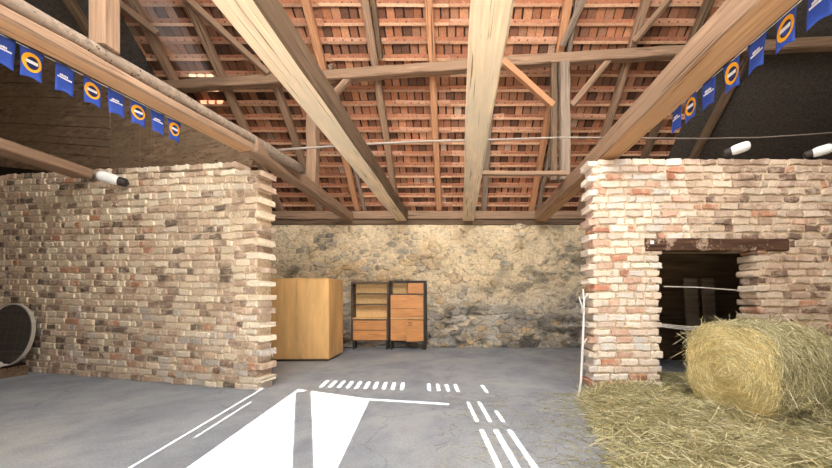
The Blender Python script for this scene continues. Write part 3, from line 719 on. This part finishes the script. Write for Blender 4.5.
# ------------------------------------------------------------ round panel on a low platform, left edge
def left_corner():
    d=Vector((LP1[0]-LP0[0],LP1[1]-LP0[1],0)).normalized(); n=Vector((d.y,-d.x,0))   # n towards the viewer
    c=at(12,335,5.72); yaw=math.atan2(d.y,d.x)
    root=empty('wooden_disc',(c.x,c.y,c.z),0); tag(root,'big round blackened wooden disc with a pale rim, leaning on the long brick wall','disc')
    root.rotation_euler=(math.radians(-8),0,yaw+math.radians(4))
    R=.56; N=56
    mb=MB(); r=random.Random(4)
    # boards of the disc
    x=-R+.02
    while x<R-.02:
        e=min(R-.02,x+.13); 
        def hz(t): return math.sqrt(max(0,(R-.02)**2-t*t))
        xs=[x+(e-.004-x)*k/4 for k in range(5)]
        pts=[(q,-.052+r.uniform(0,.004),-hz(q)) for q in xs]+[(q,-.052,hz(q)) for q in reversed(xs)]
        mb.quadprism(pts,(0,.03,0)); x=e
    o=mb.build('disc',M['discwood'],root); 
    mb=MB(); V=[];fs=[]
    for k in range(N):
        a=2*math.pi*k/N
        for rr,y in ((R,-.058),(R,-.012),(R-.02,-.012),(R-.02,-.058)): V.append((rr*math.cos(a),y,rr*math.sin(a)))
    for k in range(N):
        a=k*4;b=((k+1)%N)*4
        for q in range(4): fs.append((a+q,a+(q+1)%4,b+(q+1)%4,b+q))
    mb.add(V,fs); mb.build('rim',M['rim'],root,False)
    # platform of boards
    p=at(14,371,5.55); root=empty('low_platform',(p.x,p.y,0),yaw); tag(root,'low dark wooden platform in front of the round disc','platform')
    W=2.2;D=.5
    for k in range(4):
        mb=MB(); mb.box(-W,0,-.12+k*.125-.2,-.12+k*.125-.2+.117,.13,.165,bev=.004); mb.build('plank',M['dark'],root)
    for a in (-.1,-1.1,-2.1):
        mb=MB(); mb.box(a,a+.09,-.30,.16,0,.13); mb.build('bearer',M['dark'],root)
    # crumpled pale sheet on it
    V=[];fs=[]; nx,ny=22,8; r=np.random.default_rng(5)
    for j in range(ny):
        for i in range(nx):
            z=.178+.22*max(0,vnoise(np.array(i*.45),np.array(j*.6),31,3)-.25)*(1-abs(i/(nx-1)-.5)*1.2)
            V.append((-.92+i*.042+r.uniform(-.01,.01),-.24+j*.04+r.uniform(-.008,.008)+.03*math.sin(i*.8),float(z)))
    for j in range(ny-1):
        for i in range(nx-1): a=j*nx+i; fs.append((a,a+1,a+nx+1,a+nx))
    N=len(V); V += [(x,y,z-.006) for x,y,z in V]; fs += [tuple(N+q for q in reversed(f)) for f in list(fs)]
    o=mesh_obj('crumpled_sheet',V,fs,M['cord']); o.location=(p.x,p.y,0); o.rotation_euler=(0,0,yaw); tag(o,'crumpled pale sheet lying on the low platform','sheet')
left_corner()

# ------------------------------------------------------------ white stick and cords by the doorway
mb=MB()
Yk=4.44
def Q(px,py,y=Yk): return at(px,py,y)
k=[(577,405,4.40),(578.5,398,4.42),(581,380,Yk),(582.5,350,Yk),(583.5,325,Yk),(584,300,Yk),(583,289,Yk)]
mb.tube([Q(*p) for p in k],[.016,.017,.017,.016,.014,.012,.009],8)
mb.tube([Q(583.8,312),Q(581,303),Q(579,297)],[.013,.01,.007],8)
mb.tube([Q(583.8,300),Q(588,293,4.42)],[.010,.007],8)
mb.tube([Q(582.6,345),Q(587,338,4.42)],[.011,.007],8)
mb.tube([Q(576,407.5,4.36),Q(580,410,4.31),Q(586,410,4.30)],[.014,.016,.012],8)
tag(mb.build('forked_stick',M['whitepaint'],smooth=True),'thin white forked stick leaning on the toothed brick pillar','stick')
mb=MB(); mb.tube([at(664,286.5,4.62),at(684,287,4.62),at(702,287.5,4.62),at(720,289,4.62),at(741,290.5,4.62)],.008,6)
tag(mb.build('cord',M['cord']),'white cord stretched across the middle of the dark doorway','cord')
mb=MB()
for j in range(3): mb.tube([at(661,324+j*1.2,4.55),at(680,326+j*1.4,4.53),at(700,327+j*1.6,4.50),at(712,330+j,4.48)],.006,6)
tag(mb.build('cord',M['cord']),'bundle of pale cords reaching from the door jamb to the bale','cord')
# old board leaning in the dark room behind the doorway
for i,(px0,px1,lab) in enumerate(((686,699,'narrow dark plank standing in the room behind the doorway, nearest the pillar'),(704,716,'dark plank standing in the middle behind the doorway'))):
    a=at(px0,380,6.2); b_=at(px1,380,6.2); mb=MB(); mb.box(0,b_.x-a.x,0,.04,0,1.75,bev=.004)
    o=mb.build('plank',M['grey']); o.location=(a.x,6.1,0); o.rotation_euler=(math.radians(-5),0,0); tag(o,lab,'plank')
# loose string hanging by the toothed end of the long wall
mb=MB(); mb.tube([at(268,341,4.9),at(270,345,4.88),at(271,350,4.88),at(273,357,4.88)],.005,5); mb.tube([at(268,352,4.86),at(273,350.5,4.86),at(276,353,4.86)],.005,5)
tag(mb.build('string',M['cord']),'loose white string caught on the toothed end of the long brick wall','string')

# ------------------------------------------------------------ straw
STRAWC=[(232,220,176),(214,200,150),(196,184,136),(240,230,194),(182,174,124),(168,162,116),(222,212,170),(150,144,100)]
def strands(name,items,mat,parent=None):
    """items: (center, direction, length, bend vector, radius, colour)"""
    V=[];fs=[];cs=[]
    for c,d,l,bd,r,col in items:
        a=d.cross(Vector((.31,.52,.79))).normalized(); b=d.cross(a); base=len(V)
        for t in (-.5,0,.5):
            p=c+d*(l*t)+bd*(4*t*t)
            for k in range(3):
                q=2*math.pi*k/3; V.append(p+a*(r*math.cos(q))+b*(r*math.sin(q))); cs.append(col)
        for s_ in (0,1):
            for k in range(3):
                k2=(k+1)%3; fs.append((base+s_*3+k,base+s_*3+k2,base+s_*3+3+k2,base+s_*3+3+k))
    return mesh_obj(name,V,fs,mat,parent,cs)
def scol(r,lo=.75,hi=1.1):
    k=r.uniform(lo,hi); return tuple(x*k for x in lin(r.choice(STRAWC)))
def edge_x(y): return .72+.215*y
def heap(x,y):
    e=x-edge_x(y); base=max(0,min(1,e/.55)); base=base*base*(3-2*base)
    h=.05+.07*math.exp(-((x-2.1)/.55)**2-((y-4.3)/.35)**2)*1.6+.05*math.exp(-((x-3.6)/.9)**2-((y-3.2)/.5)**2)
    h+=.035*math.sin(x*3.1+y*2.3)*math.sin(y*3.7-x)+.02*math.sin(x*9+y*5)
    return max(.004,base*max(.015,h))
def straw_bed():
    r=random.Random(8); V=[];fs=[]; xs=np.arange(.7,7.6,.07); ys=np.arange(1.2,5.7,.07); nx=len(xs);ny=len(ys)
    for y in ys:
        for x in xs:
            e=x-edge_x(y)
            z=heap(x,y) if e>0 else -.004
            V.append((x,y,z-.006+r.uniform(-.006,.006)))
    for j in range(ny-1):
        for i in range(nx-1):
            if xs[i]-edge_x(ys[j])>.12+.1*math.sin(ys[j]*9) and (ys[j]<4.45 or 2.84<xs[i]<4.13): fs.append((j*nx+i,j*nx+i+1,(j+1)*nx+i+1,(j+1)*nx+i))
    bed=mesh_obj('straw_bed',V,fs,M['strawbase'],None,None,None,True)
    tag(bed,'layer of loose straw spread over the floor around the bale','straw',None,'stuff')
    it=[]
    for _ in range(13000):
        y=r.uniform(1.5,4.5); x=edge_x(y)+abs(r.gauss(0,1.6))-.05 if r.random()<.5 else r.uniform(edge_x(y),6.2)
        if x>6.4: continue
        a=r.uniform(0,2*math.pi); tilt=r.gauss(.05,.22); d=Vector((math.cos(a)*math.cos(tilt),math.sin(a)*math.cos(tilt),math.sin(tilt)))
        l=r.uniform(.07,.28); z=heap(x,y)+r.uniform(0,.035)+abs(math.sin(tilt))*l*.4
        it.append((Vector((x,y,z)),d,l,Vector((r.uniform(-.02,.02),r.uniform(-.02,.02),r.uniform(-.015,.0))),r.uniform(.0016,.0036),scol(r)))
    for _ in range(900):   # trodden into the doorway
        y=r.uniform(4.45,5.6); x=r.uniform(2.88,4.14); a=r.uniform(0,2*math.pi); d=Vector((math.cos(a),math.sin(a),r.gauss(0,.12))).normalized()
        it.append((Vector((x,y,heap(x,y)+r.uniform(.0,.02))),d,r.uniform(.06,.2),Vector((.01,.01,0)),r.uniform(.0016,.0034),scol(r)))
    for _ in range(900):   # tuft against the pillar foot
        x=r.uniform(1.66,2.75); y=4.50-abs(r.gauss(0,.1)); a=r.uniform(0,2*math.pi); tilt=r.uniform(.1,1.2)
        d=Vector((math.cos(a)*math.cos(tilt),math.sin(a)*math.cos(tilt),math.sin(tilt))); l=r.uniform(.1,.3)
        it.append((Vector((x,y-.04,heap(x,y)+l*.35*math.sin(tilt))),d,l,Vector((0,-.01,-.02)),r.uniform(.0016,.0034),scol(r)))
    for _ in range(1700):   # strays on the concrete
        y=r.uniform(1.8,4.6); x=edge_x(y)-abs(r.gauss(0,.28)) if r.random()<.6 else r.uniform(-.2,edge_x(y))
        a=r.uniform(0,2*math.pi); l=r.uniform(.03,.14); it.append((Vector((x,y,.006)),Vector((math.cos(a),math.sin(a),0)),l,Vector((r.uniform(-.01,.01),r.uniform(-.01,.01),.002)),r.uniform(.001,.002),scol(r,.45,.9)))
    o=strands('loose_strands',it,M['straw'],bed); tag(o,kind='stuff')
straw_bed()
def bale():
    f=Vector((-.97,-.24,0)).normalized()    # outward normal of the coiled face
    rt=Vector((-f.y,f.x,0))                 # to the viewer's right across the face
    if rt.x<0: rt=-rt
    up=Vector((0,0,1)); R=.50; Lb=.80; C=Vector((3.50,3.80,0)); cz=.555
    root=empty('hay_bale',(C.x,C.y,0)); tag(root,'round straw bale with a coiled face standing in front of the brick doorway','straw bale')
    def prof(a):
        c,s=math.cos(a),math.sin(a); k=(abs(c)**3.2+abs(s)**3.2)**(-1/3.2); return R*k
    r=random.Random(9); NA=72; rings=[]
    ts=[(-.5,.0),(-.5,.45),(-.5,.8),(-.49,.93),(-.45,.99)]+[(-.4+.1*i,1.0) for i in range(9)]+[(.45,.99),(.49,.93),(.5,.8),(.5,.45),(.5,.0)]
    V=[];fs=[]
    for t,k in ts:
        for i in range(NA):
            a=2*math.pi*i/NA; rr=prof(a)*k+(.012*math.sin(a*5+t*9)+r.uniform(-.014,.014))*(k>.3)
            sag=-.02*math.cos(a)*0
            bul=.03*(1-k*k) if abs(t)==.5 else 0
            p=f*(-(t*Lb)+ (bul if t<0 else -bul))+rt*(rr*math.cos(a))+up*(cz+rr*math.sin(a)); V.append(p)
    m=len(ts)
    for j in range(m-1):
        for i in range(NA):
            i2=(i+1)%NA; fs.append((j*NA+i,j*NA+i2,(j+1)*NA+i2,(j+1)*NA+i))
    mesh_obj('bale_core',V,fs,M['strawbase'],root,None,None,True)
    it=[]
    for _ in range(5200):       # coiled face
        a=r.uniform(0,2*math.pi); k=math.sqrt(r.random()); rr=prof(a)*k
        p=f*(Lb/2+.03*(1-k*k)+r.uniform(-.004,.02))+rt*(rr*math.cos(a))+up*(cz+rr*math.sin(a))
        tg=(rt*(-math.sin(a))+up*math.cos(a)); d=(tg+f*r.gauss(0,.18)+(rt*math.cos(a)+up*math.sin(a))*r.gauss(0,.6)).normalized(); l=r.uniform(.08,.30)
        kk=r.uniform(.85,1.2); base=r.choice([(238,224,172),(226,210,152),(210,194,138),(244,234,192),(196,182,130),(224,198,132)])
        it.append((p,d,l,-(rt*math.cos(a)+up*math.sin(a))*(l*l*.35/max(.1,rr)),r.uniform(.0017,.0036),tuple(x*kk for x in lin(base))))
    for _ in range(6200):       # curved flank and top
        a=r.uniform(-.6,math.pi+.5); t=r.uniform(-.5,.5); rr=prof(a)+r.uniform(-.005,.03)
        p=f*(-t*Lb)+rt*(rr*math.cos(a))+up*(cz+rr*math.sin(a)); rad=(rt*math.cos(a)+up*math.sin(a))
        tg=rt*(-math.sin(a))+up*math.cos(a); d=(tg+f*r.gauss(0,.45)+rad*r.gauss(0,.15)).normalized(); l=r.uniform(.08,.34)
        it.append((p,d,l,-rad*(l*l*.3),r.uniform(.0016,.0034),scol(r,.6,1.0)))
    for _ in range(520):        # wisps standing off and drooping
        a=r.uniform(-.9,math.pi*.95); t=r.uniform(-.55,.5); rr=prof(a)+r.uniform(.0,.08)
        p=f*(-t*Lb)+rt*(rr*math.cos(a))+up*(cz+rr*math.sin(a)); rad=(rt*math.cos(a)+up*math.sin(a))
        d=(rad*r.uniform(.2,1)+f*r.gauss(0,.6)+up*r.gauss(-.2,.5)+rt*r.gauss(.1,.4)).normalized(); l=r.uniform(.15,.45)
        it.append((p,d,l,Vector((0,0,-l*.18)),r.uniform(.0014,.0028),scol(r,.8,1.15)))
    o=strands('straw_strands',it,M['straw'],root); tag(o,kind='stuff')
bale()

# ------------------------------------------------------------ dusty air around the sunbeam from the roof gap
def dust():
    a=Vector((sum(g[0]+g[1] for g in SKY_GAPS)/6,SKY_GAPS[0][2]+.05,5.2+SKY_GAPS[0][2])); b=at(214,106,7.08); ax=(b-a); L=ax.length; ax.normalize()
    m=bpy.data.materials.new('dusty_air'); m.use_nodes=True; t=m.node_tree; t.nodes.remove(t.nodes['Principled BSDF'])
    v=t.nodes.new('ShaderNodeVolumeScatter'); v.inputs['Anisotropy'].default_value=.2
    tc=t.nodes.new('ShaderNodeTexCoord'); sx=t.nodes.new('ShaderNodeSeparateXYZ'); t.links.new(tc.outputs['Object'],sx.inputs[0])
    def mth(op,*a):
        n=t.nodes.new('ShaderNodeMath'); n.operation=op
        for i,q in enumerate(a):
            if isinstance(q,bpy.types.NodeSocket): t.links.new(q,n.inputs[i])
            else: n.inputs[i].default_value=q
        return n.outputs[0]
    r2=mth('ADD',mth('POWER',mth('MULTIPLY',sx.outputs['Y'],1/.75),2.0),mth('POWER',mth('MULTIPLY',sx.outputs['Z'],1/.75),2.0))
    d=mth('MULTIPLY',mth('MAXIMUM',mth('SUBTRACT',1.0,r2),0.0),.22)
    t.links.new(d,v.inputs['Density']); t.links.new(v.outputs[0],t.nodes['Material Output'].inputs['Volume'])
    mb=MB(); mb.tube([(.15,0,0),(L*.5,0,0),(L-.45,0,0)],.75,20); o=mb.build('dust_haze',m)
    y=Vector((0,0,1)).cross(ax).normalized(); z=ax.cross(y)
    o.matrix_world=Matrix(((ax.x,y.x,z.x,a.x),(ax.y,y.y,z.y,a.y),(ax.z,y.z,z.z,a.z),(0,0,0,1)))
    tag(o,'pale shaft of dusty sunlit air slanting down under the roof tiles','haze',None,'stuff')
dust()
# ------------------------------------------------------------ light, sky, camera
sun=bpy.data.lights.new('sun','SUN'); sun.energy=40.0; sun.angle=math.radians(.3); sun.color=(1,.97,.92)
so=bpy.data.objects.new('sun',sun); COL.objects.link(so); so.rotation_euler=SD.to_track_quat('-Z','Y').to_euler(); so.location=(0,-6,6)
w=bpy.data.worlds.new('World'); SC.world=w; w.use_nodes=True
bg=w.node_tree.nodes['Background']; bg.inputs['Color'].default_value=(.9,.95,1.0,1); bg.inputs['Strength'].default_value=2.5
cam=bpy.data.cameras.new('camera'); co=bpy.data.objects.new('camera',cam); COL.objects.link(co); SC.camera=co
co.location=(0,0,EYE); co.rotation_euler=(math.pi/2,0,0)
cam.sensor_width=36; cam.lens=36*F/832; cam.clip_start=.05
cam.shift_x=-(VX-416)/832; cam.shift_y=(VY-234)/832
SC.view_settings.view_transform='Standard'; SC.view_settings.look='None'; SC.view_settings.gamma=1; SC.view_settings.use_curve_mapping=False
SC.view_settings.exposure=.72
SC.cycles.max_bounces=10; SC.cycles.diffuse_bounces=7; SC.cycles.use_denoising=True
